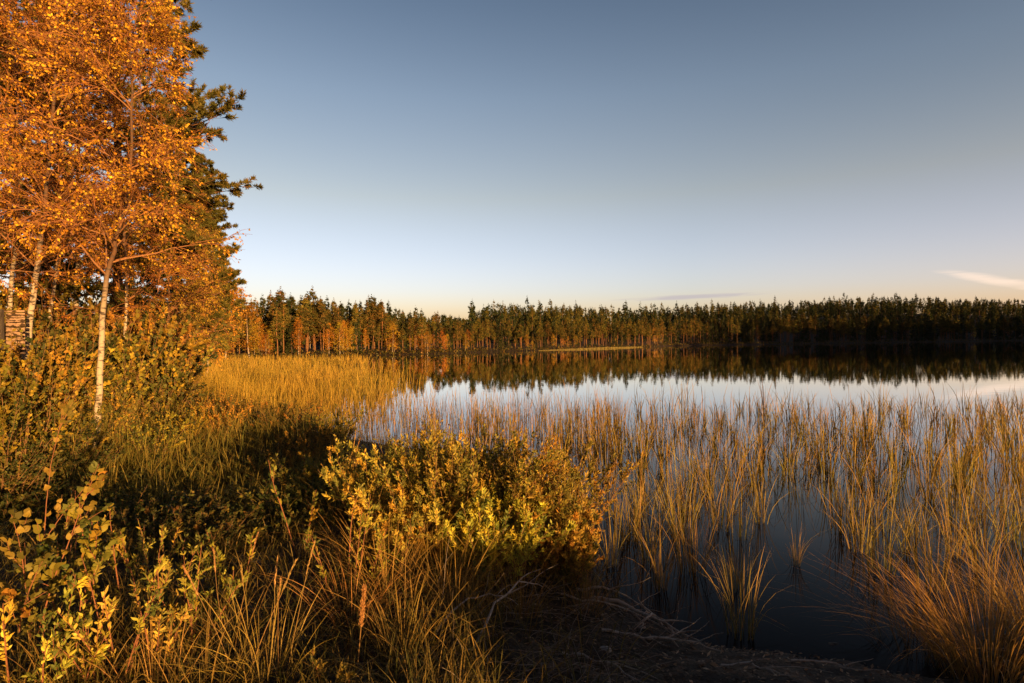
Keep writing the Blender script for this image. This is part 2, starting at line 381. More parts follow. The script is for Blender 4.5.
def far_crown_birch(G, r, h, nc, lv, base=(0, 0, 0), wide=.17, low=.15):
    rel = r.random(nc); z = h * (low + (1 - low) * rel)
    rad = h * wide * np.sin(np.pi * np.clip(rel * .92 + .1, 0, 1)) ** .7
    a = r.random(nc) * 6.283; q = rad * r.uniform(.3, 1.08, nc)
    cc = np.stack([np.cos(a) * q, np.sin(a) * q, z], 1)
    P = (cc[:, None] + r.normal(size=(nc, lv, 3)) * np.array([.2, .2, .24]) * h / 7).reshape(-1, 3) + base
    c = palette(BIR_C, [3, 2, 3, 1], nc, r, .2).repeat(lv, 0) * r.uniform(.75, 1.2, (nc * lv, 1))
    leaves(G, P, rand_dirs(len(P), r) - [0, 0, .4], r.uniform(.13, .24, len(P)), r.uniform(.10, .18, len(P)), c, r)
def far_trunk(G, r, h, r0, col0, col1, base=(0, 0, 0), limbs=0, cz0=0, upto=.97):
    t = np.linspace(0, 1, 7); off = np.cumsum(r.normal(size=(7, 2)) * h * .006, 0)
    P = np.stack([off[:, 0], off[:, 1], t * h * upto - .3], 1) + base
    col = np.asarray(col0) * (1 - t[:, None]) + np.asarray(col1) * t[:, None]
    tubes(G, P[None], (r0 * (1 - t * .85))[None], 6, col[None])
    if limbs:
        z = r.uniform(cz0, h * .93, limbs); a = r.random(limbs) * 6.283
        D = np.stack([np.cos(a), np.sin(a), r.uniform(-.1, .5, limbs)], 1)
        Q = grow(np.stack([0 * z, 0 * z, z], 1) + base, D, h * .11 * (1.1 - z / h) + .2, 4, r, .03, .15)
        tubes(G, Q, np.linspace(r0 * .25, r0 * .06, 4)[None].repeat(limbs, 0), 3, col1)
def proto_tree(kind, seed):
    r = np.random.default_rng(seed); h = 10.0
    g1, g2 = Geo(), Geo()
    if kind == 'pine':
        cz = r.uniform(3.6, 5.2); far_trunk(g1, r, h, .115, (.16, .085, .045), (.34, .15, .05), limbs=26, cz0=cz * .75)
        far_crown_pine(g2, r, h, cz, 62, 30); mats = (M_BARK, M_NEEDLE)
    elif kind == 'spruce':
        far_trunk(g1, r, h, .11, (.10, .07, .05), (.10, .06, .04)); far_crown_spruce(g2, r, h, 90, 22); mats = (M_BARK, M_NEEDLE)
    else:
        far_trunk(g1, r, h, .085, (.42, .37, .32), (.25, .16, .1), limbs=24, cz0=2.2)
        far_crown_birch(g2, r, h, 75, 22, wide=(.13, .17, .24)[seed % 3], low=(.22, .16, .12)[seed % 3]); mats = (M_BIRCH, M_LEAF)
    return g1.mesh('trunk', mats[0], True), g2.mesh('crown', mats[1])
PROTO = {k: [proto_tree(k, s0 + i) for i in range(n)] for k, s0, n in (('pine', 100, 7), ('spruce', 200, 5), ('birch', 300, 6))}
def far_tree(kind, x, y, h, label, group, r, var=None, wid=1.0):
    tm, cm = PROTO[kind][r.integers(len(PROTO[kind])) if var is None else var]
    s = h / 10; sw = s * wid * r.uniform(1.0, 1.4)
    o = empty(kind + '_tree', (x, y, float(gz(x, y)) - .05), label, kind + ' tree', group, r.uniform(0, 6.28), (sw, sw, s))
    for nm, me in (('trunk', tm), ('crown', cm)):
        c = bpy.data.objects.new(nm, me); C.objects.link(c); c.parent = o
    return o

FRONT_PX = [165, 245, 269, 291, 309, 326, 337, 348, 363, 380, 394, 412, 435, 452, 469, 481, 510, 560, 600, 640, 700, 800, 900, 1040]
FRONT_Y = [300, 299, 291, 289, 286, 290, 294, 295, 299, 296, 306, 308, 311, 315, 316, 318, 320, 320, 319, 318, 315, 314, 314, 314]
ZONES = [(250, 'on the far shore beside the near birches'),
         (395, 'on the sunlit shore behind the reed bed'),
         (530, 'on the sunlit point beyond the reed bed'),
         (665, 'behind the pale spit on the far shore'),
         (800, 'in the half shaded shore right of the spit'),
         (1100, 'in the dark forest of the right shore')]
def zone(px):
    for z in ZONES:
        if px < z[0]: return z[1]
r = np.random.default_rng(11)
counts = {'pine': 0, 'spruce': 0, 'birch': 0}
for row in range(4):
    px = 168.0 + row * 2
    while px < 1036:
        d = np.interp(px, SH_PX, SH_D) + 1.2 + row * 3.2 + r.uniform(-.8, 1.6)
        topy = np.interp(px, FRONT_PX, FRONT_Y)
        topz = H + d * (yh(px) - topy) / F
        x = at(px, d); base = float(gz(x, d))
        u = r.random()
        if px < 470: kind = 'pine' if u < .45 else ('spruce' if u < .66 else 'birch')
        elif px < 665: kind = 'pine' if u < .75 else ('spruce' if u < .93 else 'birch')
        else: kind = 'pine' if u < .55 else ('spruce' if u < .97 else 'birch')
        lowf = (r.uniform(.5, .95), r.uniform(.68, 1.0), r.uniform(.74, 1.08), r.uniform(.8, 1.08) * (1.12 if r.random() < .2 else 1))[row]
        if kind == 'birch': lowf *= .62
        h = max(2.5, (topz - base) * lowf)
        if counts[kind] < {'pine': 285, 'spruce': 240, 'birch': 120}[kind]:
            counts[kind] += 1
            adj = {'pine': 'olive pine', 'spruce': 'dark spruce', 'birch': 'orange birch'}[kind]
            rank = ('at the waterline', 'second from the water', 'in the third rank', 'in the rear rank')[row]
            z = zone(px)
            far_tree(kind, x, d, h, f'{adj} {rank} {z}', f'{kind} trees {rank} {z}', r)
        px += r.uniform(5.2, 8.5)
# birches that stand out on the shore
for px, top, w, var, dd, lab in ((427, 332, 1.35, 2, -.6, 'round orange birch bush hanging over the water at the end of the reed bed'),
                             (392, 322, 1.25, 1, 0, 'tall pointed orange birch just left of the round orange birch'),
                             (340, 322, 1.1, 4, 0, 'orange birch with full crown among pine trunks behind the reed bed'),
                             (298, 318, 1.0, 0, 0, 'slender orange birch with visible white stem left of the full crowned one'),
                             (266, 334, 1.3, 5, 0, 'low bushy orange birch at the edge of the reed bed'),
                             (250, 304, 1.2, 1, 0, 'tall orange birch nearest the leafy near trees on the far shore'),
                             (226, 300, 1.3, 3, -4, 'broad yellow birch half hidden by the near leafy crown'),
                             (200, 306, 1.4, 2, -7, 'yellow birch behind the shore bushes under the near pine'),
                             (532, 341, 1.5, 2, 1, 'tiny orange birch at the left end of the pale spit'),
                             (563, 334, 1.0, 4, 5, 'narrow bright orange birch left of the pair behind the spit'),
                             (571, 337, 1.0, 0, 5, 'small orange birch of the pair behind the spit, left one'),
                             (576, 335, 1.0, 1, 5, 'small orange birch of the pair behind the spit, right one')):
    d = float(np.interp(px, SH_PX, SH_D)) + dd + .3; x = at(px, d); base = float(gz(x, d))
    far_tree('birch', x, d, H + d * (yh(px) - top) / F - base, lab, None, r, var, w)

# the rest of the forest: more trees than anyone could count, one mass
def forest():
    G, T = Geo(), Geo(); r = np.random.default_rng(5)
    for k in range(2900):
        px = (r.uniform(150, 1060) if k % 3 else r.uniform(450, 1060)) if k < 2750 else r.uniform(-300, 150)
        d0 = np.interp(px, SH_PX, SH_D); d = d0 + 14 + 115 * r.random() ** .85; x = at(px, d); b = float(gz(x, d))
        if px < 470: h = (H + d0 * (yh(px) - np.interp(px, FRONT_PX, FRONT_Y)) / F) * r.uniform(.8, 1.0)
        else: h = r.uniform(5.5, 9.4) * (1.22 if r.random() < .14 else 1)
        if r.random() < .6: far_crown_spruce(G, r, h, 52, 8, (x, d, b), 1.5)
        else: far_crown_pine(G, r, h, h * .35, 36, 11, (x, d, b), 1.4)
        if k % 3 == 0: far_trunk(T, r, h, .1, (.14, .08, .05), (.22, .1, .04), (x, d, b))
    o = G.build('forest', M_NEEDLE)
    tag(o, 'mass of dark conifers covering the slopes behind the shore trees', 'forest', kind='stuff')
    tag(T.build('forest_trunks', M_BARK), 'stems of the conifer mass behind the shore trees', 'forest', kind='stuff')
    # the wooded right shore outside the frame, whose shadow lies on the far right shore
    G = Geo()
    a = np.array([100., 16]); b_ = np.array([330., 190])
    for k in range(520):
        t = r.random(); p = a + (b_ - a) * t; off = r.uniform(3, 70); q = p + np.array([.6, -.8]) * off
        h = r.uniform(16, 24) * (.3 + .7 * smooth(130, 190, q[0] + .727 * q[1]))
        far_crown_spruce(G, r, float(h), 42, 12, (q[0], q[1], float(gz(q[0], q[1]))), 3.2)
    tag(G.build('forest', M_NEEDLE), 'tall conifers along the right bank of the lake', 'forest', kind='stuff')
forest()

# bushes and pale grass along the far waterline
def shore_fringe():
    r = np.random.default_rng(17); G = Geo()
    px = r.uniform(160, 1040, 5200); d = np.interp(px, SH_PX, SH_D) + r.uniform(-1.0, 1.6, len(px)); x = (px - 512) / F * d
    n = len(px); P = np.stack([x, d, np.maximum(gz(x, d), 0)], 1) + np.abs(r.normal(size=(n, 3))) * [.3, .3, .35]
    leaves(G, P, rand_dirs(n, r), r.uniform(.2, .5, n), r.uniform(.1, .25, n), palette([(.05, .05, .015), (.12, .09, .02), (.2, .11, .02)], [3, 2, 1], n, r), r)
    tag(G.build('undergrowth', M_LEAF), 'low bushes along the foot of the far shore trees', 'undergrowth', kind='stuff')
    # pale spit of dry sedge
    G = Geo(); n = 7000; t = r.random(n); a = np.array([5., 111]); b = np.array([35., 146])
    p = a + (b - a) * t[:, None] + np.array([.75, -.66]) * (r.random(n)[:, None] * 2.6 * np.sin(np.pi * np.clip(t[:, None] * .95 + .05, 0, 1)) ** .7)
    P = np.stack([p[:, 0], p[:, 1], 0 * t], 1)
    blades(G, P, r.random(n) * 6.28, r.uniform(.1, .4, n) * (.3 + .7 * np.sin(np.pi * t)), .15, .3, .05, 3, (.20, .16, .06), (.40, .31, .12), r)
    tag(G.build('sedge', M_GRASS), 'pale spit of dry sedge below the far forest', 'sedge', kind='stuff')
shore_fringe()

# ------------------------------------------------------------------ reeds
R_GREEN, R_MID, R_TAN = (.12, .135, .028), (.30, .24, .05), (.46, .29, .085)
def reed_tuft_mesh(seed, n=26, h=1.15, rad=.14, lean=.16, wd=(.005, .0095), bd=.5):
    r = np.random.default_rng(seed); G = Geo()
    a = r.random(n) * 6.283; q = rad * np.sqrt(r.random(n))
    P = np.stack([np.cos(a) * q, np.sin(a) * q, np.full(n, -.15)], 1)
    hh = h * r.uniform(.5, 1.1, n)
    t = r.random(n)
    blades(G, P, a + r.normal(size=n) * .6, hh, r.uniform(0, lean, n) + .02, r.uniform(0, 1, n) ** 1.6 * bd, r.uniform(wd[0], wd[1], n) * 1.15, 7,
           mixcol(R_GREEN, (.16, .10, .03), t), mixcol(R_MID, R_TAN, t), r, kink=.16)
    return G.mesh('reed_blades', M_GRASS)
TUFTS = [reed_tuft_mesh(400 + i, int(14 + 5 * (i % 5)), (.8, .95, 1.1, 1.2)[i % 4], (.07, .11, .17)[i % 3]) for i in range(12)]
FAR_TUFTS = [reed_tuft_mesh(470 + i, 12 + 3 * (i % 4), (.85, 1.0, 1.15)[i % 3], (.06, .10, .15)[i % 3], .14, (.010, .017)) for i in range(8)]
NEAR_TUFTS = [reed_tuft_mesh(450 + i, 30 + 6 * i, 1.1, .07 + .03 * i, .11, (.0045, .009), .5) for i in range(4)]
def reed_label(px, d):
    side = ('right behind the willow bush' if px < 610 else 'just right of the willow bush' if px < 720 else 'in the middle of the bay' if px < 880 else 'off the right bank')
    dist = ('near the muddy shore' if d < 7 else 'amid the reed belt' if d < 12 else 'at the outer reed edge')
    return side, dist
def reeds():
    r = np.random.default_rng(23); pts = []
    # (tufts the photograph shows singly near the mud: photo x, distance, size)
    for px, d, s in ((660, 5.6, .85), (648, 6.3, .9), (740, 4.75, .8), (690, 6.0, .85), (610, 6.2, .9), (628, 6.9, 1), (720, 7.4, 1), (668, 7.6, 1), (760, 7.6, .95),
                     (860, 6.6, 1.0), (880, 6.0, .95), (842, 7.2, .9), (905, 6.6, 1), (872, 7.8, 1), (930, 5.6, .9), (640, 8.1, 1), (955, 6.4, 1), (985, 6.0, 1), (1010, 6.9, 1), (735, 5.6, .6), (795, 6.2, .55)):
        pts.append((px, d, s))
    tries = 0
    while len(pts) < 290 and tries < 60000:
        tries += 1
        d = r.uniform(6.5, 19.5); px = r.uniform(590 if d < 10 else (540 if d < 12 else 400), 1045); x = at(px, d)
        if lake_sd(np.array([x]), np.array([d]))[0] > -.25: continue
        if 770 < px < 845 and d < 8.6: continue
        if 690 < px < 845 and d < 7: continue
        dens = 1.0 if px > 590 else .45
        if d > 14: dens *= .7
        # patchy
        if np.sin(x * 1.9 + 1) * np.sin(d * 1.3 + x * .5) < -.25 and r.random() < .75: continue
        if r.random() > dens: continue
        if any((x - at(a, b)) ** 2 + (d - b) ** 2 < .32 ** 2 for a, b, _ in pts): continue
        pts.append((px, d, r.uniform(.75, 1.1)))
    for k, (px, d, s) in enumerate(pts):
        o = bpy.data.objects.new('reed_tuft', NEAR_TUFTS[k % 4] if k < 21 else (TUFTS[int(r.integers(12))] if d < 9.5 else FAR_TUFTS[int(r.integers(8))])); C.objects.link(o)
        o.location = (at(px, d), d, 0); o.rotation_euler = (0, 0, r.uniform(0, 6.28)); o.scale = (s, s, s * r.uniform(.85, 1.1))
        a, b = reed_label(px, d)
        tag(o, f'orange green reed tuft {b}, {a}', 'reeds', f'reed tufts {b}, {a}')
    # thin single stems between the tufts
    G = Geo(); n = 3000; d = r.uniform(7, 25, n) ; px = r.uniform(395, 1060, n); x = (px - 512) / F * d
    keep = (lake_sd(x, d) < -.3) & ((d > 9) | (px > 850) | (px < 720)) & (r.random(n) < np.where(d > 18, .35 * (1 - (d - 18) / 7), .85)) & ((px > 560) | (d > 12))
    keep &= (np.sin(x * 1.9 + 1) * np.sin(d * 1.3 + x * .5) > -.3) | (r.random(n) < .35)
    x, d = x[keep], d[keep]; n = len(x); t = r.random(n)
    blades(G, np.stack([x, d, np.full(n, -.1)], 1), r.random(n) * 6.283, r.uniform(.45, 1.15, n), r.uniform(0, .2, n), r.uniform(0, .5, n) ** 1.8, r.uniform(.0055, .0095, n) * np.clip(d / 9, 1, 2), 6,
           mixcol(R_GREEN, (.16, .10, .03), t), mixcol(R_MID, R_TAN, t), r, kink=.14)
    n = 2600; d = r.uniform(11.5, 21, n); px = r.uniform(335, 620, n); x = (px - 512) / F * d; k = (lake_sd(x, d) < -.2) & (r.random(n) < np.where(d > 17, .4, .8)); x, d = x[k], d[k]; n = len(x); t = r.random(n)
    blades(G, np.stack([x, d, np.full(n, -.1)], 1), r.random(n) * 6.283, r.uniform(.5, 1.2, n), r.uniform(0, .18, n), r.uniform(0, .5, n) ** 1.8, r.uniform(.008, .016, n), 6,
           mixcol(R_GREEN, (.16, .10, .03), t), mixcol(R_MID, R_TAN, t), r, kink=.14)
    tag(G.build('reeds', M_GRASS), 'single thin reed stems scattered in the water between the tufts', 'reeds', kind='stuff')
    # dense yellow bed along the left shore
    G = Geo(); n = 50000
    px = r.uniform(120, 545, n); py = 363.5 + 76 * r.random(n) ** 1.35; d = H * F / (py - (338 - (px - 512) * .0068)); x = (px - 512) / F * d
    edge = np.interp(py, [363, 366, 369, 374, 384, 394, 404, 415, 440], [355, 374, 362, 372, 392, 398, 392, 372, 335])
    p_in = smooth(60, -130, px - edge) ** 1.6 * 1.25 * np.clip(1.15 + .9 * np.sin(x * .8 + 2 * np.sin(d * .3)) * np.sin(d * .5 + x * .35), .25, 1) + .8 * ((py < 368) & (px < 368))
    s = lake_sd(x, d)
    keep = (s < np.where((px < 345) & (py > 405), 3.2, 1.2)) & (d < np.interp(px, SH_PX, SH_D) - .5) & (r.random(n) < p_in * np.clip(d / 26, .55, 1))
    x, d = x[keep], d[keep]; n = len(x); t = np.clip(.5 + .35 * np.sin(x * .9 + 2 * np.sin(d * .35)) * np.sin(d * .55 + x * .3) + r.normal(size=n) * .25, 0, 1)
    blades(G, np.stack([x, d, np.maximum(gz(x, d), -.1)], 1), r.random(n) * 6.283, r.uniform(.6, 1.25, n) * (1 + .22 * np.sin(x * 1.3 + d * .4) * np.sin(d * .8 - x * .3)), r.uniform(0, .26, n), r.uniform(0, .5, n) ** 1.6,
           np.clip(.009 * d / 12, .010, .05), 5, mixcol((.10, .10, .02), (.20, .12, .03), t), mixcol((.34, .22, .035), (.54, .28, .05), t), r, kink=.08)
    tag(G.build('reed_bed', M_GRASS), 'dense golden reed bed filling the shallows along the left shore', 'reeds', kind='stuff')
reeds()

# ------------------------------------------------------------------ near trees
def near_birch(path, r0, seed, label, n_limb=30, reach=2.6, t0=.28, leaf=1.0, cols=None, wts=None, group=None, twigs=9, sub=7, per=8, dens_low=1.0, lsize=.047):
    """path: world points of the trunk from the ground up; the thing stands at path[0]"""
    r = np.random.default_rng(seed); path = np.asarray(path, float); base = path[0].copy()
    k = np.linspace(0, len(path) - 1, 26); i = np.minimum(k.astype(int), len(path) - 2); w = (k - i)[:, None]
    T = path[i] * (1 - w) + path[i + 1] * w - base
    for _ in range(3): T[1:-1] = .25 * T[:-2] + .5 * T[1:-1] + .25 * T[2:]
    T[2:-1, :2] += r.normal(size=(23, 2)) * r0 * .22
    T[0, 2] -= .15
    t = np.linspace(0, 1, 26)
    root = empty('birch_tree', base, label, 'birch tree', group)
    g = Geo(); bw = smooth(.26, .5, t)[:, None]; tc_ = np.asarray((.40, .34, .26)) * (1 - bw) + np.asarray((.11, .058, .032)) * bw
    tubes(g, T[None], (r0 * (1 - t) ** .8 + .006 + r0 * .5 * np.exp(-t * 40))[None], 9, tc_[None]); g.build('trunk', M_BIRCH, root, True)
    h = T[-1, 2]
    g = Geo(); s = t0 + (1 - t0) * r.random(n_limb) ** .9
    P0, Tt = along(T[None].repeat(n_limb, 0), s[:, None]); P0 = P0[:, 0]; Tt = Tt[:, 0]
    a = np.arange(n_limb) * 2.4 + r.normal(size=n_limb) * .4; up = r.uniform(.15, .9, n_limb) + s * .4
    D = np.stack([np.cos(a), np.sin(a), up], 1)
    Ll = reach * ((1 - s) ** .6 * .9 + .22) * r.uniform(.65, 1.1, n_limb)
    Q = grow(P0, D, Ll, 9, r, -.035, .10)
    R = (np.linspace(1, .18, 9)[None] * (.005 + .0065 * Ll)[:, None])
    tubes(g, Q, R, 5, (.26, .13, .06))
    m = twigs; s2 = np.clip(.18 + .82 * (np.arange(m)[None] + r.random((n_limb, m))) / m, 0, 1)
    P1, T1 = along(Q, s2); n1 = n_limb * m
    L1 = (Ll[:, None] * .42 * (1.15 - s2) + .22).reshape(-1) * r.uniform(.6, 1.2, n1)
    D1 = spread(T1.reshape(-1, 3), r, .85)
    Q1 = grow(P1.reshape(-1, 3), D1, L1, 6, r, -.06, .12)
    tubes(g, Q1, np.linspace(.007, .003, 6)[None].repeat(n1, 0), 4, (.30, .13, .055))
    s3 = r.uniform(.2, 1, (n1, sub)); P2, T2 = along(Q1, s3); n2 = n1 * sub
    L2 = r.uniform(.14, .46, n2); D2 = spread(T2.reshape(-1, 3), r, .9); D2[:, 2] -= .15
    Q2 = grow(P2.reshape(-1, 3), D2, L2, 4, r, -.10, .10)
    tubes(g, Q2, np.linspace(.004, .002, 4)[None].repeat(n2, 0), 3, (.30, .13, .055))
    g.build('branches', M_TWIG, root, True)
    g = Geo(); nl = int(per * leaf)
    P3, T3 = along(Q2, r.random((n2, nl))); P3 = P3.reshape(-1, 3); T3 = T3.reshape(-1, 3)
    # thin out so that some sprays carry few leaves
    w_ = r.random(n2).repeat(nl); keep = r.random(len(P3)) < .12 + 1.05 * w_ ** 1.4
    P3, T3, w3 = P3[keep], T3[keep], w_[keep]; n = len(P3)
    D3 = spread(T3, r, 1.1); D3[:, 2] -= .45
    cc = palette(cols or BIR_C, wts or [3, 3, 2, 1], n2, r, .2).repeat(nl, 0)[keep] * r.uniform(.75, 1.2, (n, 1))
    leaves(g, P3 + D3 * .012, D3, r.uniform(.5, 1.3, n) * lsize, r.uniform(.62, .85, n) * lsize, cc, r)
    g.build('crown', M_LEAF, root)
    return root
def px_path(pts, d, dy=None):
    """trunk points from photo pixels at distance d (each its own lean towards or away)"""
    res = []
    for i, (px, py) in enumerate(pts):
        dd = d + (dy[i] if dy else 0); res.append((at(px, dd), dd, zat(px, py, dd)))
    return res
def on_ground(pts, d):
    p = px_path(pts, d); x, y, _ = p[0]; p[0] = (x, y, float(gz(x, y)) - .05); return p
AUT = [(.56, .25, .022), (.64, .33, .03), (.40, .14, .016), (.22, .15, .028)]
near_birch(on_ground([(92, 466), (97, 425), (98, 390), (101, 350), (103, 312), (106, 282), (112, 257), (121, 232), (128, 205), (134, 150), (136, 95), (134, 40), (130, -20)], 9.2),
           .047, 1, 'white stemmed birch in front, slightly curved trunk forking to the right, orange leaves', 36, 2.3, .42, 1.0, AUT)
near_birch(on_ground([(22, 392), (24, 360), (30, 320), (37, 275), (43, 235), (48, 190), (55, 120), (60, 40), (64, -40), (68, -90)], 10.6),
           .055, 2, 'pale birch trunk leaning right behind the board at the picture edge', 40, 2.6, .34, 1.0, AUT)
near_birch(on_ground([(2, 400), (6, 340), (11, 290), (18, 245), (22, 190), (20, 100), (18, 0), (18, -60)], 11.6),
           .045, 3, 'thin birch trunk nearest the picture edge, behind the board', 36, 2.5, .3, 1.0, AUT)
near_birch(on_ground([(46, 400), (49, 330), (52, 300), (60, 255), (68, 215), (78, 150), (84, 80), (90, 10)], 12.4),
           .036, 4, 'thin leaning birch stem just right of the pale birch trunk', 32, 2.3, .3, 1.0, AUT)
near_birch(on_ground([(160, 420), (164, 370), (168, 330), (170, 290), (172, 245), (176, 205)], 15.5),
           .04, 5, 'golden young birch right of the white stemmed birch, over the shore bushes', 34, 2.1, .12, 1.1, [(.55, .30, .03), (.60, .34, .04), (.45, .22, .025)], [2, 2, 1])
near_birch(on_ground([(205, 395), (207, 360), (209, 330), (210, 300), (212, 268)], 26),
           .05, 6, 'small golden birch at the reed bed edge below the pine boughs', 30, 2.3, .1, .9, [(.55, .30, .03), (.58, .28, .03), (.45, .2, .025)], [2, 2, 1], lsize=.075)
near_birch(on_ground([(120, 420), (124, 350), (128, 290), (126, 230), (122, 170), (120, 110), (118, 60)], 13.5),
           .038, 7, 'leafy birch behind the forked white birch, dense orange crown', 36, 2.5, .15, 1.0, AUT)
near_birch(on_ground([(70, 420), (74, 340), (78, 260), (80, 190), (82, 90), (84, 0), (84, -60)], 14.5),
           .06, 8, 'deep orange birch behind the front birches, crown reaching the picture top', 38, 2.8, .18, 1.0, [(.36, .15, .02), (.44, .2, .025), (.22, .11, .018)], [2, 2, 1])
near_birch(on_ground([(-60, 410), (-58, 330), (-50, 230), (-40, 120), (-36, 0), (-34, -70)], 9.5),
           .07, 9, 'birch just beyond the left picture edge whose boughs reach in', 36, 2.6, .3, 1.0, AUT)

def near_pine(px, d, h, seed, label, crown_from=.3, reach=3.6):
    r = np.random.default_rng(seed); x = at(px, d); b = float(gz(x, d))
    root = empty('pine_tree', (x, d, b), label, 'pine tree')
    t = np.linspace(0, 1, 16); T = np.stack([np.cumsum(r.normal(size=16) * .05), np.cumsum(r.normal(size=16) * .05), t * h - .1], 1); T[:, :2] -= T[0, :2]
    g = Geo(); tubes(g, T[None], (.15 * (1 - t * .9) + .05 * np.exp(-t * 30))[None], 10, (np.asarray((.13, .08, .05)) * (1 - t[:, None]) + np.asarray((.36, .16, .06)) * t[:, None])[None])
    g.build('trunk', M_BARK, root, True)
    g = Geo(); nw = 32; s = np.repeat(crown_from + (1 - crown_from) * np.linspace(0, .985, nw), 5); n = len(s)
    s = np.clip(s + r.normal(size=n) * .008, 0, .99)
    P0, _ = along(T[None].repeat(n, 0), s[:, None]); P0 = P0[:, 0]; rel = (s - crown_from) / (1 - crown_from)
    a = np.arange(n) * 1.2566 + np.repeat(r.random(nw) * 6.28, 5) + r.normal(size=n) * .25
    D = np.stack([np.cos(a), np.sin(a), .05 + .55 * rel + r.normal(size=n) * .12], 1)
    Ll = reach * (1 - rel ** 1.5) ** .75 * np.clip(.62 + rel * 1.9, 0, 1) * r.uniform(.6, 1.08, n) + .3
    Q = grow(P0, D, Ll, 9, r, .012, .09); tubes(g, Q, np.linspace(1, .2, 9)[None] * (.009 + .009 * Ll)[:, None], 5, (.16, .085, .05))
    m = 14; s2 = np.clip(.25 + .75 * (np.arange(m)[None] + r.random((n, m))) / m, 0, 1); P1, T1 = along(Q, s2); n1 = n * m
    lat = np.cross(T1, np.array([0, 0, 1.])) * r.choice([-1, 1], (n, m, 1)); D1 = (T1 + lat * .85 + r.normal(size=T1.shape) * .25).reshape(-1, 3); D1[:, 2] += .1
    L1 = (Ll[:, None] * .34 * (1.15 - s2) + .22).reshape(-1); Q1 = grow(P1.reshape(-1, 3), D1, L1, 5, r, .05, .1)
    tubes(g, Q1, np.linspace(.006, .003, 5)[None].repeat(n1, 0), 3, (.17, .09, .05)); g.build('branches', M_TWIG, root, True)
    g = Geo(); tu = 6; P2, T2 = along(Q1, r.uniform(.45, 1, (n1, tu))); P2 = P2.reshape(-1, 3); T2 = T2.reshape(-1, 3); n2 = len(P2); k = 18
    P = (P2[:, None] + T2[:, None] * r.uniform(-.05, .05, (n2, k, 1))).reshape(-1, 3); Dn = spread(T2.repeat(k, 0) * .8 + [0, 0, .25], r, .95)
    cc = palette([(.15, .125, .025), (.10, .10, .022), (.22, .15, .03)], [3, 2, 1], n2, r, .2).repeat(k, 0)
    leaves(g, P, Dn, r.uniform(.10, .17, len(P)), r.uniform(.02, .034, len(P)), cc, r, face_up=.1)
    g.build('crown', M_NEEDLE, root)
near_pine(120, 15.5, 15.5, 31, 'tall green pine whose ragged boughs form the right outline of the near trees', .2, 3.5)
near_pine(20, 19, 16, 32, 'second tall pine deep behind the orange birches at the picture top', .22, 3.6)
near_pine(200, 34, 11, 33, 'smaller pine behind the golden birches, low bough reaching right', .15, 2.6)
near_pine(172, 24, 11.5, 34, 'middle pine between the tall pine and the far shore', .15, 2.8)

# ------------------------------------------------------------------ shrubs
def stems_leaves(g1, g2, r, n, rad, h, splay, leaf_l, leaf_w, per, cols, wts, fold=False, side=3, leaf_from=.25, twig_col=(.20, .11, .05), r0=.007, grav=.0):
    a = r.random(n) * 6.283; q = rad * np.sqrt(r.random(n))
    P = np.stack([np.cos(a) * q, np.sin(a) * q, np.full(n, -.08)], 1)
    sp = splay * (q / max(rad, 1e-6) * .7 + r.random(n) * .4)
    D = np.stack([np.cos(a) * sp, np.sin(a) * sp, np.ones(n)], 1)
    Ln = h * r.uniform(.6, 1.08, n); Q = grow(P, D, Ln, 8, r, grav, .07)
    tubes(g1, Q, np.linspace(1, .25, 8)[None] * r0 * r.uniform(.7, 1.3, (n, 1)), 5, twig_col)
    allq = [(Q, Ln)]
    if side:
        s = r.uniform(.3, .9, (n, side)); P1, T1 = along(Q, s); L1 = (Ln[:, None] * .38 * (1.15 - s)).reshape(-1)
        Q1 = grow(P1.reshape(-1, 3), spread(T1.reshape(-1, 3), r, .75), L1, 8, r, .04, .07)
        tubes(g1, Q1, np.linspace(1, .3, 8)[None].repeat(len(Q1), 0) * r0 * .5, 4, twig_col); allq.append((Q1, L1))
    for j, (q_, l_) in enumerate(allq):
        k = per if j == 0 else max(4, int(per * .55))
        s = r.uniform(leaf_from if j == 0 else .12, 1.0, (len(q_), k)); P2, T2 = along(q_, s); P2 = P2.reshape(-1, 3); D2 = spread(T2.reshape(-1, 3), r, .85)
        m = len(P2); cc = palette(cols, wts, len(q_), r, .16).repeat(k, 0) * r.uniform(.75, 1.25, (m, 1))
        leaves(g2, P2, D2, leaf_l * r.uniform(.6, 1.15, m), leaf_w * r.uniform(.7, 1.15, m), cc, r, fold)
def shrub(name, cat, loc, label, seed, group=None, sc=1.0, **kw):
    root = empty(name, loc, label, cat, group, 0, sc); r = np.random.default_rng(seed); g1, g2 = Geo(), Geo()
    stems_leaves(g1, g2, r, **kw); g1.build('stems', M_TWIG, root, True); g2.build('foliage', M_LEAF, root); return root
def gl(px, d): x = at(px, d); return (x, d, float(gz(x, d)))
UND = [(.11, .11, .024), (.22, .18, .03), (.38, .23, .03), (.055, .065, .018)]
WIL = [(.33, .31, .05), (.52, .42, .065), (.16, .17, .035), (.52, .35, .045)]
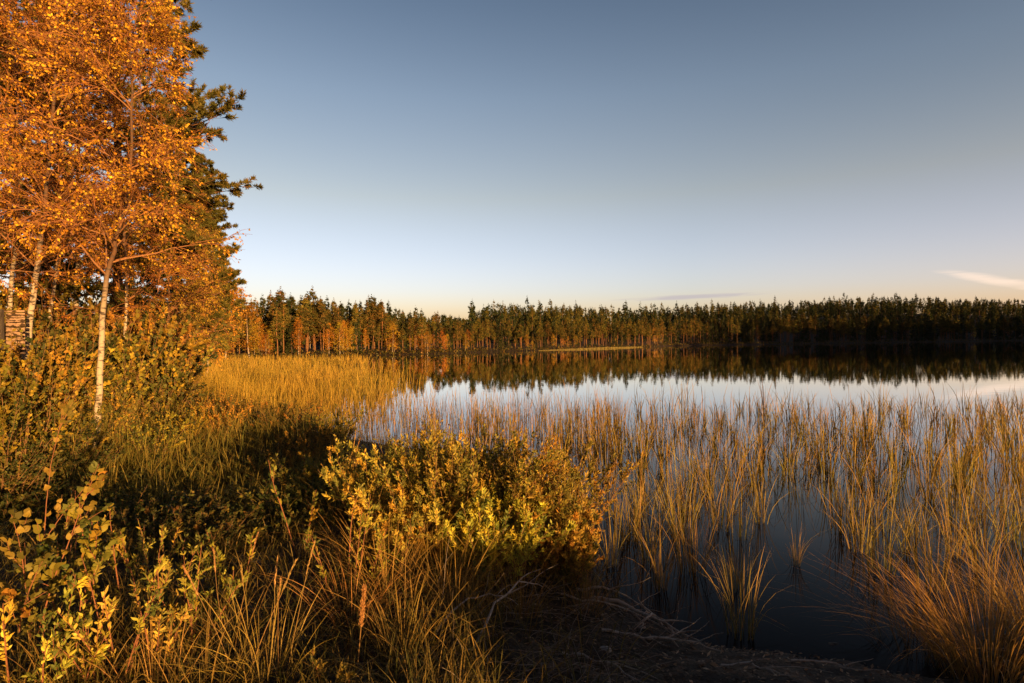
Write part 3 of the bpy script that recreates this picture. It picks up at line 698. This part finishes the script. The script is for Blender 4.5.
for px, d, n, rad, h, seed, lab in ((526, 6.0, 120, .52, 1.32, 51, 'golden willow bush at the right end, glowing over the muddy shore'),
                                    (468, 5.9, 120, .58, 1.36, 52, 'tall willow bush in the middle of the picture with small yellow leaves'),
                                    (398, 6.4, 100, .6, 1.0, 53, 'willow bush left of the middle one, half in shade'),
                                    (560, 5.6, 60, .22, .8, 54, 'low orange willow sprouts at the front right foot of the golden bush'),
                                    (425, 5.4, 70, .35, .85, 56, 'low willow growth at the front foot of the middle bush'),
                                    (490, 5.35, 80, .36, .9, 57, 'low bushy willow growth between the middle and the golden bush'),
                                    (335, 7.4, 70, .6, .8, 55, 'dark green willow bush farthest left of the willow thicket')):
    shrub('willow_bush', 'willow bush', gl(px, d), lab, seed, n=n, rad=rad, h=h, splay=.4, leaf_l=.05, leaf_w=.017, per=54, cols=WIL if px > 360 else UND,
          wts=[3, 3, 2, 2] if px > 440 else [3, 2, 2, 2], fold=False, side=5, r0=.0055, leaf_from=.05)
# understory shrubs below the near trees: three kinds built once and copied
U = [shrub('alder_shrub', 'shrub', (0, 0, 0), 'x', 60 + i, n=38, rad=.4, h=1.6, splay=.5, leaf_l=.06, leaf_w=.042, per=34, cols=UND, wts=w, side=4, r0=.007, leaf_from=.06)
     for i, w in enumerate(([3, 3, 3, 1], [2, 3, 1, 3], [1, 2, 4, 1]))]
UND_SHADE = [(.06, .075, .022), (.10, .11, .026), (.18, .15, .03), (.26, .17, .03)]  # shrub leaf colours darkened in place of the hollow's shade
B = [shrub('shaded_shrub', 'shrub', (0, 0, 0), 'x', 66 + i, n=60, rad=.34, h=.5, splay=.6, leaf_l=.032, leaf_w=.019, per=26, cols=UND_SHADE, wts=w, side=3, r0=.0035)
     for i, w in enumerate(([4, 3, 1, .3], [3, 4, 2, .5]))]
r = np.random.default_rng(77)
SHR = [(10, 7.6, 1.0), (55, 8.0, .7), (125, 8.8, .36), (160, 9.8, .42), (200, 11.2, .36), (235, 12.6, .36), (30, 9.4, 1.25), (75, 10.4, 1.3), (135, 11.5, 1.3), (160, 13.2, .8),
       (150, 15.5, 1.9), (150, 17.5, .8), (105, 13.6, 2.0), (60, 13.2, 2.0), (15, 12.2, 1.9), (212, 14.8, .5), (95, 7.0, .4), (150, 7.4, .36), (210, 8.2, .36), (255, 9.4, .4), (275, 11.2, .5),
       (-20, 8.6, 1.2), (230, 6.4, .42), (180, 6.0, .4), (285, 7.4, .45), (130, 5.8, .42), (150, 21, 1.4), (140, 24, .8), (120, 18, 2.3), (60, 17, 2.3), (35, 15, 2.2), (140, 12.5, 1.7), (150, 11.2, 1.0), (85, 11.8, 1.7)]
SHR += [(120, 6.6, .5), (170, 6.6, .5), (215, 6.9, .5), (255, 7.2, .5), (285, 8.6, .55), (100, 5.6, .42), (155, 5.2, .4), (200, 5.4, .4), (245, 5.8, .4), (280, 6.2, .42), (310, 6.6, .5), (225, 9.4, .36), (190, 9.0, .34)]
names = ['at the picture edge below the board', 'left of the white birch foot', 'right beside the white birch foot', 'where the bank drops to the reed bed', 'facing the reed bed', 'closest to the reed bed']
SHR += [(10, 17, 2.7), (50, 16, 2.5), (90, 17.5, 2.7), (130, 19, 2.4), (-14, 14, 2.3), (20, 6.9, .5), (50, 6.6, .5), (75, 7.2, .5), (0, 6.2, .5), (-20, 7.0, .5), (35, 7.6, .54), (130, 6.2, .5), (185, 6.3, .5), (230, 7.8, .5), (265, 8.0, .5), (150, 8.2, .5), (8, 9.2, 1.3), (28, 9.3, .9), (185, 13.5, .6), (215, 12.8, .58), (245, 12.0, .56), (275, 11.0, .56), (305, 9.6, .58), (300, 12.4, .56), (150, 9.4, .56), (185, 10.2, .56), (105, 9.6, .7), (330, 10.6, .56), (225, 10.6, .56)]
nu = nb = 0
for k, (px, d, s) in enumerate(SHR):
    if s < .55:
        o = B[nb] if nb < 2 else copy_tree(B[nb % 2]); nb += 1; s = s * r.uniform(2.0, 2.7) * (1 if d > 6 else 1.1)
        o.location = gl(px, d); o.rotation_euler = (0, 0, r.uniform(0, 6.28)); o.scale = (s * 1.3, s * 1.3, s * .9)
        tag(o, 'low green shrub with shade put into its leaf colour, in the shaded hollow left of the willow thicket', 'shrub', 'low shrubs in the shaded hollow'); continue
    o = U[nu] if nu < 3 else copy_tree(U[nu % 3]); nu += 1; o.location = gl(px, d); o.rotation_euler = (0, 0, r.uniform(0, 6.28)); o.scale = (s, s, s * .95)
    if s < .61: lab, grp = 'waist high golden shrub between the shaded hollow and the reed bed', 'golden shrubs along the reed bed'
    elif d > 13: lab, grp = 'tall orange tinged shrub deep under the near birches', 'tall shrubs deep under the birches'
    elif px < 90: lab, grp = 'leafy green and orange shrub left of the white birch foot', 'shrubs left of the white birch foot'
    else: lab, grp = 'leafy shrub between the white birch foot and the reed bed', 'shrubs between the birch foot and the reeds'
    tag(o, lab, 'shrub', grp)
# saplings and shoots close to the camera
BIG = [(.17, .16, .028), (.27, .21, .032), (.10, .12, .026), (.36, .20, .028)]
def sapling(px, d, h, seed, label, leafl=.05, leafw=.038, n=2, per=26, side=5, name='aspen_sapling', cat='sapling', cols=BIG, rad=.06, splay=.2, group=None):
    return shrub(name, cat, gl(px, d), label, seed, group=group, n=n, rad=rad, h=h, splay=splay, leaf_l=leafl, leaf_w=leafw, per=per, cols=cols, wts=[3, 3, 2, 1], fold=True, side=side, leaf_from=.1,
                 twig_col=(.24, .10, .05), r0=.006)
sapling(34, 3.3, 1.75, 81, 'tallest young aspen close in front, thin red stem and round yellow leaves', n=1, per=22, side=4)
sapling(20, 3.2, 1.15, 82, 'leafy aspen sapling at the foot of the tallest aspen, large green leaves', n=4, per=26)
sapling(75, 3.4, 1.0, 83, 'yellow aspen sapling right of the tallest aspen', n=4, per=22, leafl=.06, leafw=.042)
sapling(128, 3.9, .95, 84, 'single aspen shoot with large round leaves above the dark hollow', n=2, per=14, side=2)
sapling(300, 5.2, 1.1, 85, 'upright willow shoot with spaced leaves left of the willow thicket', .07, .028, 2, 22, 2, 'willow_sapling')
for k, (px, d, h) in enumerate(((118, 3.0, .72), (150, 3.1, .6), (185, 3.3, .6), (95, 2.9, .7), (50, 2.8, .6), (165, 3.8, .7), (10, 2.7, .8), (205, 3.7, .5), (320, 2.9, .32), (230, 4.4, .55), (345, 4.3, .8), (385, 4.6, .75), (140, 4.4, .6), (60, 4.2, .8))):
    sapling(px, d, h, 90 + k, 'low willow shoot with narrow golden leaves in the front left undergrowth', .046, .013, 6, 34, 2, 'willow_sapling', cols=WIL, rad=.1, splay=.35, group='willow shoots in the front left undergrowth')

# ------------------------------------------------------------------ grasses on the bank
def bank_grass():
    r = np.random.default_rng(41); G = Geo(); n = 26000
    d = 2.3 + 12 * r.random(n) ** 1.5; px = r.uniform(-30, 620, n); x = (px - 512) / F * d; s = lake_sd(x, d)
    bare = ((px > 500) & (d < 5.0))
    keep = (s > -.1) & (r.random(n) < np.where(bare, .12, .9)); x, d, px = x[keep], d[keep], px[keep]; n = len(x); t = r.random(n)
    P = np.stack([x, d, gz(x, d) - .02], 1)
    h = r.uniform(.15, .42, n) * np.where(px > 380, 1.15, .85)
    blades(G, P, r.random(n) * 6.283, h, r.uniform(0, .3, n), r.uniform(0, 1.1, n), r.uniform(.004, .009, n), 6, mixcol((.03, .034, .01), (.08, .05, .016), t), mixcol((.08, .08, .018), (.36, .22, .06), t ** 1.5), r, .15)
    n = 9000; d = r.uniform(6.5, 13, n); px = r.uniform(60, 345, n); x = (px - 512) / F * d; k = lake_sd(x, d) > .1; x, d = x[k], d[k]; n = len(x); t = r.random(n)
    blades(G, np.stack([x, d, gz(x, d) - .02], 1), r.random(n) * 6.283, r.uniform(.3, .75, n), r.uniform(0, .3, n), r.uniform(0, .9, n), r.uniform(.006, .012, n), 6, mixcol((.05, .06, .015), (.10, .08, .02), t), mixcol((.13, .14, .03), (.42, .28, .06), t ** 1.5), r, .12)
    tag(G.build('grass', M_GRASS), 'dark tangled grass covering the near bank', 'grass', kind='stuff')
bank_grass()
def tussock(name, cat, px, d, n, h, rad, lean, seed, label, c0, c1, head=None, bend=(.1, .9), wdt=(.003, .006), group=None, hf=.0):
    r = np.random.default_rng(seed); loc = gl(px, d); loc = (loc[0], loc[1], max(loc[2], -.05)); root = empty(name, loc, label, cat, group)
    G = Geo(); a = r.random(n) * 6.283; q = rad * np.sqrt(r.random(n)); P = np.stack([np.cos(a) * q, np.sin(a) * q, np.full(n, -.05)], 1)
    t = r.random(n)
    if hf: a = hf + r.normal(size=n) * 1.0
    blades(G, P, a, h * r.uniform(.5, 1.1, n), r.uniform(0, lean, n), r.uniform(*bend, n), r.uniform(*wdt, n), 9, mixcol(c0, (.16, .09, .03), t), mixcol(c1, (.5, .3, .08), t), r, .06)
    G.build('blades', M_GRASS, root)
    if head:
        for k in range(head):                      # flowering stalks with a drooping plume
            A = a[k * 3]; hh = h * r.uniform(1.05, 1.4); D = np.array([[math.cos(A) * .22, math.sin(A) * .22, 1]])
            Q = grow(P[k:k + 1], D, hh, 14, r, -.05, .03); g = Geo()
            tubes(g, Q, np.linspace(.0028, .0012, 14)[None], 4, (.34, .22, .07)); st = g.build('stalk', M_GRASS, root)
            g = Geo(); m = 150; pp, tt = along(Q, r.uniform(.74, 1, (1, m)) ** .8); dd = spread(tt[0], r, .22)
            leaves(g, pp[0], dd, r.uniform(.012, .03, m), r.uniform(.0025, .005, m), palette([(.5, .33, .12), (.38, .22, .08)], [1, 1], m, r), r); g.build('plume', M_GRASS, root)
    return root
TG, TT = (.10, .10, .02), (.40, .26, .05)
tussock('sedge_tussock', 'sedge tussock', 990, 4.15, 620, .88, .34, .5, 201, 'large glowing orange sedge tussock on the bank in the right corner', TG, (.60, .36, .06), bend=(.15, .8))
tussock('sedge_tussock', 'sedge tussock', 1045, 4.6, 380, .95, .3, .5, 202, 'sedge tussock at the right picture edge behind the large glowing one', TG, (.48, .27, .06), bend=(.15, .8))
tussock('sedge_tussock', 'sedge tussock', 915, 4.5, 120, .8, .24, .6, 203, 'loose dark green sedge tussock left of the large glowing one', (.05, .06, .015), (.2, .15, .035), bend=(.3, 1.2))
tussock('plume_grass', 'grass', 262, 3.0, 60, .62, .14, .4, 204, 'bright tall grass with drooping plumes at the front, left of the brown spike', TG, (.55, .34, .07), 5)
tussock('plume_grass', 'grass', 225, 3.3, 40, .5, .15, .4, 205, 'smaller plumed grass left of the bright tall one', TG, TT, 3)
tussock('plume_grass', 'grass', 335, 6.2, 26, .85, .16, .3, 206, 'tall plumed grass standing in front of the dark willow bush', TG, TT, 4)
tussock('plume_grass', 'grass', 445, 5.8, 40, .9, .2, .3, 207, 'plumed grass rising before the middle willow bush', TG, TT, 4)
tussock('plume_grass', 'grass', 500, 5.9, 40, .8, .2, .3, 208, 'plumed grass at the foot of the golden willow bush', TG, TT, 3)
for k, (px, d, h, lab) in enumerate(((400, 3.5, .75, 'narrow green grass tuft in the bare twigs, front middle'), (455, 4.0, .6, 'grass tuft among dead twigs beside the mud'), (520, 4.5, .55, 'short grass tuft at the mud edge below the golden willow'),
                                     (425, 4.8, .8, 'straw coloured grass tuft before the middle willow bush'), (360, 4.9, .8, 'shaded grass tuft before the left willow bush'), (585, 4.7, .32, 'tiny green grass tuft standing in the mud'),
                                     (70, 2.7, .5, 'front left corner grass tuft under the aspens'), (150, 2.75, .5, 'grass tuft between the aspens and the tall bright grass'), (200, 2.8, .55, 'grass tuft right beside the smaller plumed grass'))):
    tussock('grass_tuft', 'grass', px, d, 60, h, .13, .4, 220 + k, lab, TG, TT)
for k, (px, d, h, lab) in enumerate(((385, 4.3, .8, 'reddish straw grass clump left of the narrow green tuft'), (440, 4.4, .75, 'reddish straw grass clump below the middle willow bush'), (480, 5.0, .7, 'orange straw grass clump under the golden willow leaves'), (350, 3.9, .6, 'orange straw grass clump right behind the brown seed spike'), (415, 5.1, .85, 'tall rusty grass clump against the front foot of the willow'))):
    tussock('grass_tuft', 'grass', px, d, 90, h, .2, .35, 260 + k, lab, (.16, .08, .02), (.48, .25, .06))
# one dense brown flower spike
def spike():
    r = np.random.default_rng(9); loc = gl(352, 3.1); root = empty('reed_grass', loc, 'single stalk with a dense light brown seed spike, front middle left', 'grass')
    Q = grow(np.zeros((1, 3)), np.array([[.10, 0, 1.]]), .58, 10, r, 0, .02); g = Geo(); tubes(g, Q, np.linspace(.003, .002, 10)[None], 5, (.35, .2, .07)); g.build('stalk', M_GRASS, root)
    g = Geo(); m = 700; pp, tt = along(Q, r.uniform(.62, 1, (1, m))); pp = pp[0] + r.normal(size=(m, 3)) * .004; dd = spread(tt[0], r, .6)
    leaves(g, pp, dd, r.uniform(.012, .022, m), .005, palette([(.42, .22, .08), (.32, .16, .06)], [1, 1], m, r), r); g.build('seed_head', M_GRASS, root)
spike()

# ------------------------------------------------------------------ mud, driftwood, stones
def branch(px0, d0, px1, d1, r0, seed, label, forks=4, lift=.06):
    r = np.random.default_rng(seed); a = np.array(gl(px0, d0)); b = np.array(gl(px1, d1)); root = empty('driftwood_branch', a, label, 'branch')
    t = np.linspace(0, 1, 12); P = a + (b - a) * t[:, None]; P[:, 2] = gz(P[:, 0], P[:, 1]) + r0 + lift * np.sin(np.pi * t) ; P[1:-1] += np.cumsum(r.normal(size=(10, 3)), 0) * [.012, .012, .004]
    P = P - a; g = Geo(); tubes(g, P[None], (r0 * (1 - .75 * t))[None], 7, (.36, .31, .27))
    if forks:
        s = r.uniform(.3, .95, forks); p, tt = along(P[None], s[None]); Q = grow(p[0], spread(tt[0], r, .7), r.uniform(.2, .5, forks), 7, r, -.01, .12)
        tubes(g, Q, np.linspace(r0 * .5, r0 * .12, 7)[None].repeat(forks, 0), 5, (.32, .27, .23))
    me = g.mesh('driftwood_branch', M_TWIG, True); C.objects.unlink(root); bpy.data.objects.remove(root)
    o = bpy.data.objects.new('driftwood_branch', me); C.objects.link(o); o.location = a; return tag(o, label, 'branch')
branch(592, 5.1, 700, 4.55, .022, 1, 'thick grey driftwood branch lying at the water edge', 5)
branch(575, 5.3, 665, 5.0, .014, 2, 'thin forked driftwood branch behind the thick one', 5, .1)
branch(470, 3.7, 540, 5.0, .010, 3, 'long pale dead twig slanting up through the grass', 3, .3)
branch(430, 3.8, 520, 4.7, .008, 4, 'thin dead twig crossing the long pale one', 4, .2)
branch(720, 3.9, 790, 3.7, .010, 5, 'short dead branch on the mud before the reeds', 3, .05)
branch(560, 3.9, 640, 3.5, .012, 6, 'dark half buried branch on the mud', 3, .02)
branch(660, 4.9, 640, 4.5, .012, 7, 'stubby twig sticking up from the thick driftwood', 4, .12)
branch(560, 5.0, 690, 4.75, .009, 8, 'slender dead branch lying along the foot of the golden willow', 6, .06)
branch(600, 4.4, 720, 4.25, .013, 9, 'crooked root like branch lying along the mud edge', 6, .03)
branch(790, 4.05, 870, 3.95, .009, 10, 'thin dead branch on the mud left of the sedge tussock', 4, .04)
def stone(px, d, s, seed, label, col):
    r = np.random.default_rng(seed); nu, nv = 12, 7; u = np.linspace(0, 2 * np.pi, nu, endpoint=False); v = np.linspace(.08, np.pi - .08, nv); Uu, Vv = np.meshgrid(u, v)
    ph = r.random(4) * 6.28; R = 1 + .16 * np.sin(2 * Uu + ph[0]) * np.sin(Vv) + .1 * np.sin(3 * Uu + ph[1]) + .12 * np.cos(2 * Vv + ph[2])
    V = np.stack([R * np.sin(Vv) * np.cos(Uu), R * .7 * np.sin(Vv) * np.sin(Uu), R * .45 * np.cos(Vv)], -1) * s; i = np.arange(nu * nv).reshape(nv, nu)
    q = np.stack([i[:-1], np.roll(i[:-1], -1, 1), np.roll(i[1:], -1, 1), i[1:]], -1).reshape(-1, 4); G = Geo(); G.add(V, q, col)
    G.f.append(i[:1]); G.f.append(i[-1:, ::-1])
    o = G.build('stone', M_TWIG, None, True); x, y, z = gl(px, d); o.location = (x, y, z + s * .2); tag(o, label, 'stone')
stone(604, 4.05, .045, 1, 'small pale stone lying on the dark mud', (.42, .38, .34))
stone(640, 4.6, .03, 2, 'little grey stone near the driftwood', (.25, .22, .2))
stone(832, 4.6, .06, 3, 'dark wet stone in the shallow water', (.05, .045, .04))
stone(700, 3.9, .03, 4, 'small brown stone on the mud below the reeds', (.16, .12, .09))
stone(540, 3.6, .035, 5, 'grey stone half hidden by twigs', (.2, .17, .15))
def litter():
    r = np.random.default_rng(3); G = Geo(); n = 9000; d = r.uniform(2.5, 6, n); px = r.uniform(380, 1000, n); x = (px - 512) / F * d; s = lake_sd(x, d); k = s > -.05; x, d = x[k], d[k]; n = len(x)
    P = np.stack([x, d, gz(x, d) + .006], 1); D = r.normal(size=(n, 3)) * [1, 1, .15]
    leaves(G, P, D, r.uniform(.02, .06, n), r.uniform(.006, .025, n), palette([(.10, .06, .03), (.26, .17, .09), (.04, .028, .018), (.42, .3, .18)], [2, 1.5, 3, .5], n, r), r, face_up=2)
    tag(G.build('leaf_litter', M_LEAF), 'fallen leaves and bits of bark strewn on the mud', 'leaf litter', kind='stuff')
    G = Geo(); n = 520; d = r.uniform(3.0, 5.6, n); px = r.uniform(400, 640, n) + (5 - d) * 10; x = (px - 512) / F * d; k = lake_sd(x, d) > .1; x, d = x[k], d[k]; n = len(x)
    Q = grow(np.stack([x, d, gz(x, d) + .01], 1), np.stack([r.normal(size=n), r.normal(size=n) * .5, np.abs(r.normal(size=n)) * .22], 1), r.uniform(.15, .6, n), 7, r, -.05, .16)
    tubes(G, Q, np.linspace(.003, .001, 7)[None].repeat(n, 0), 4, palette([(.26, .21, .17), (.12, .09, .065)], [1, 1], n, r))
    tag(G.build('brushwood', M_TWIG), 'tangle of thin grey dead twigs below the willow bushes', 'brushwood', kind='stuff')
litter()

# ------------------------------------------------------------------ board at the left edge
def board():
    d = 9.9; x0, x1 = at(-14, d), at(24, d); z0, z1 = zat(0, 353, d), zat(0, 311, d)
    b = float(gz(at(5, d), d)); root = empty('board_screen', (at(5, d), d, b), 'pale weathered board screen with leaf shadows painted in, on dark posts, half hidden behind leaves at the picture edge', 'screen')
    ox, oz = at(5, d), b
    def box(name, xa, xb, ya, yb, za, zb, col, m):
        bm_ = Geo(); V = [(x, y, z) for x in (xa - ox, xb - ox) for y in (ya, yb) for z in (za - oz, zb - oz)]
        bm_.add(V, [(0, 1, 3, 2), (4, 6, 7, 5), (0, 4, 5, 1), (2, 3, 7, 6), (0, 2, 6, 4), (1, 5, 7, 3)], col); o = bm_.build(name, m, root)
        bv = o.modifiers.new('bevel', 'BEVEL'); bv.width = .004; bv.segments = 2
    rb = np.random.default_rng(2); M_BOARD = bark_mat('leaf_shaded_boards', (.05, .032, .018), (9, 9, 26), .46, .56, .4)  # dark streaks in the board colour stand in for leaf shadows
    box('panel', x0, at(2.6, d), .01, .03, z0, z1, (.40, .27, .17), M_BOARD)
    for k in range(8):
        za = z0 + .05 + (z1 - z0 - .08) * k / 8
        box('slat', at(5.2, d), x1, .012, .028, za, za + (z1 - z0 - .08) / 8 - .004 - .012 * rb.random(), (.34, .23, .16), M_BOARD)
    box('post', at(2.8, d), at(4.4, d), -.06, .006, b - .1, z1 + .03, (.06, .05, .045), M_BARK)
    box('post', x0 - .05, x0, -.04, .03, b - .1, z1 + .03, (.06, .05, .045), M_BARK)
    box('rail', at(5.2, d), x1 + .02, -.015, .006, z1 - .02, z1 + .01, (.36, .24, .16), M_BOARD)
    box('rail', at(5.2, d), x1 + .02, -.015, .006, z0 - .02, z0 + .015, (.10, .07, .055), M_TWIG)
board()

# ------------------------------------------------------------------ thicket on the bank behind the viewpoint, whose shadow lies over the near ground
def thicket():
    r = np.random.default_rng(88); G = Geo(); n = 0
    for k in range(200):
        x = r.uniform(-9, 11); y = r.uniform(-7, -3); b = float(gz(x, y)); h = r.uniform(.25, .7) if x < 5.5 else r.uniform(.2, .65)
        m = 170; rel = r.random(m); q = .55 * np.sqrt(r.random(m)); a = r.random(m) * 6.28
        P = np.stack([x + np.cos(a) * q, y + np.sin(a) * q, b + rel * h], 1)
        leaves(G, P, rand_dirs(m, r), r.uniform(.08, .16, m), r.uniform(.05, .1, m), palette(UND, [1, 1, 1, 1], m, r), r)
    for k in range(60):  # unseen clumps beside the viewpoint, added to shade the near mud
        x = r.uniform(2.0, 3.2); y = r.uniform(.3, 1.9); b = float(gz(x, y)); h = r.uniform(.3, .55); m = 200; rel = r.random(m); q = .4 * np.sqrt(r.random(m)); a = r.random(m) * 6.28
        P = np.stack([x + np.cos(a) * q, y + np.sin(a) * q, b + rel * h], 1)
        leaves(G, P, rand_dirs(m, r), r.uniform(.05, .1, m), r.uniform(.03, .06, m), palette(UND, [1, 1, 1, 1], m, r), r)
    tag(G.build('undergrowth', M_LEAF), 'leafy undergrowth on the bank behind the viewpoint and unseen clumps added for shade', 'undergrowth', kind='stuff')
thicket()
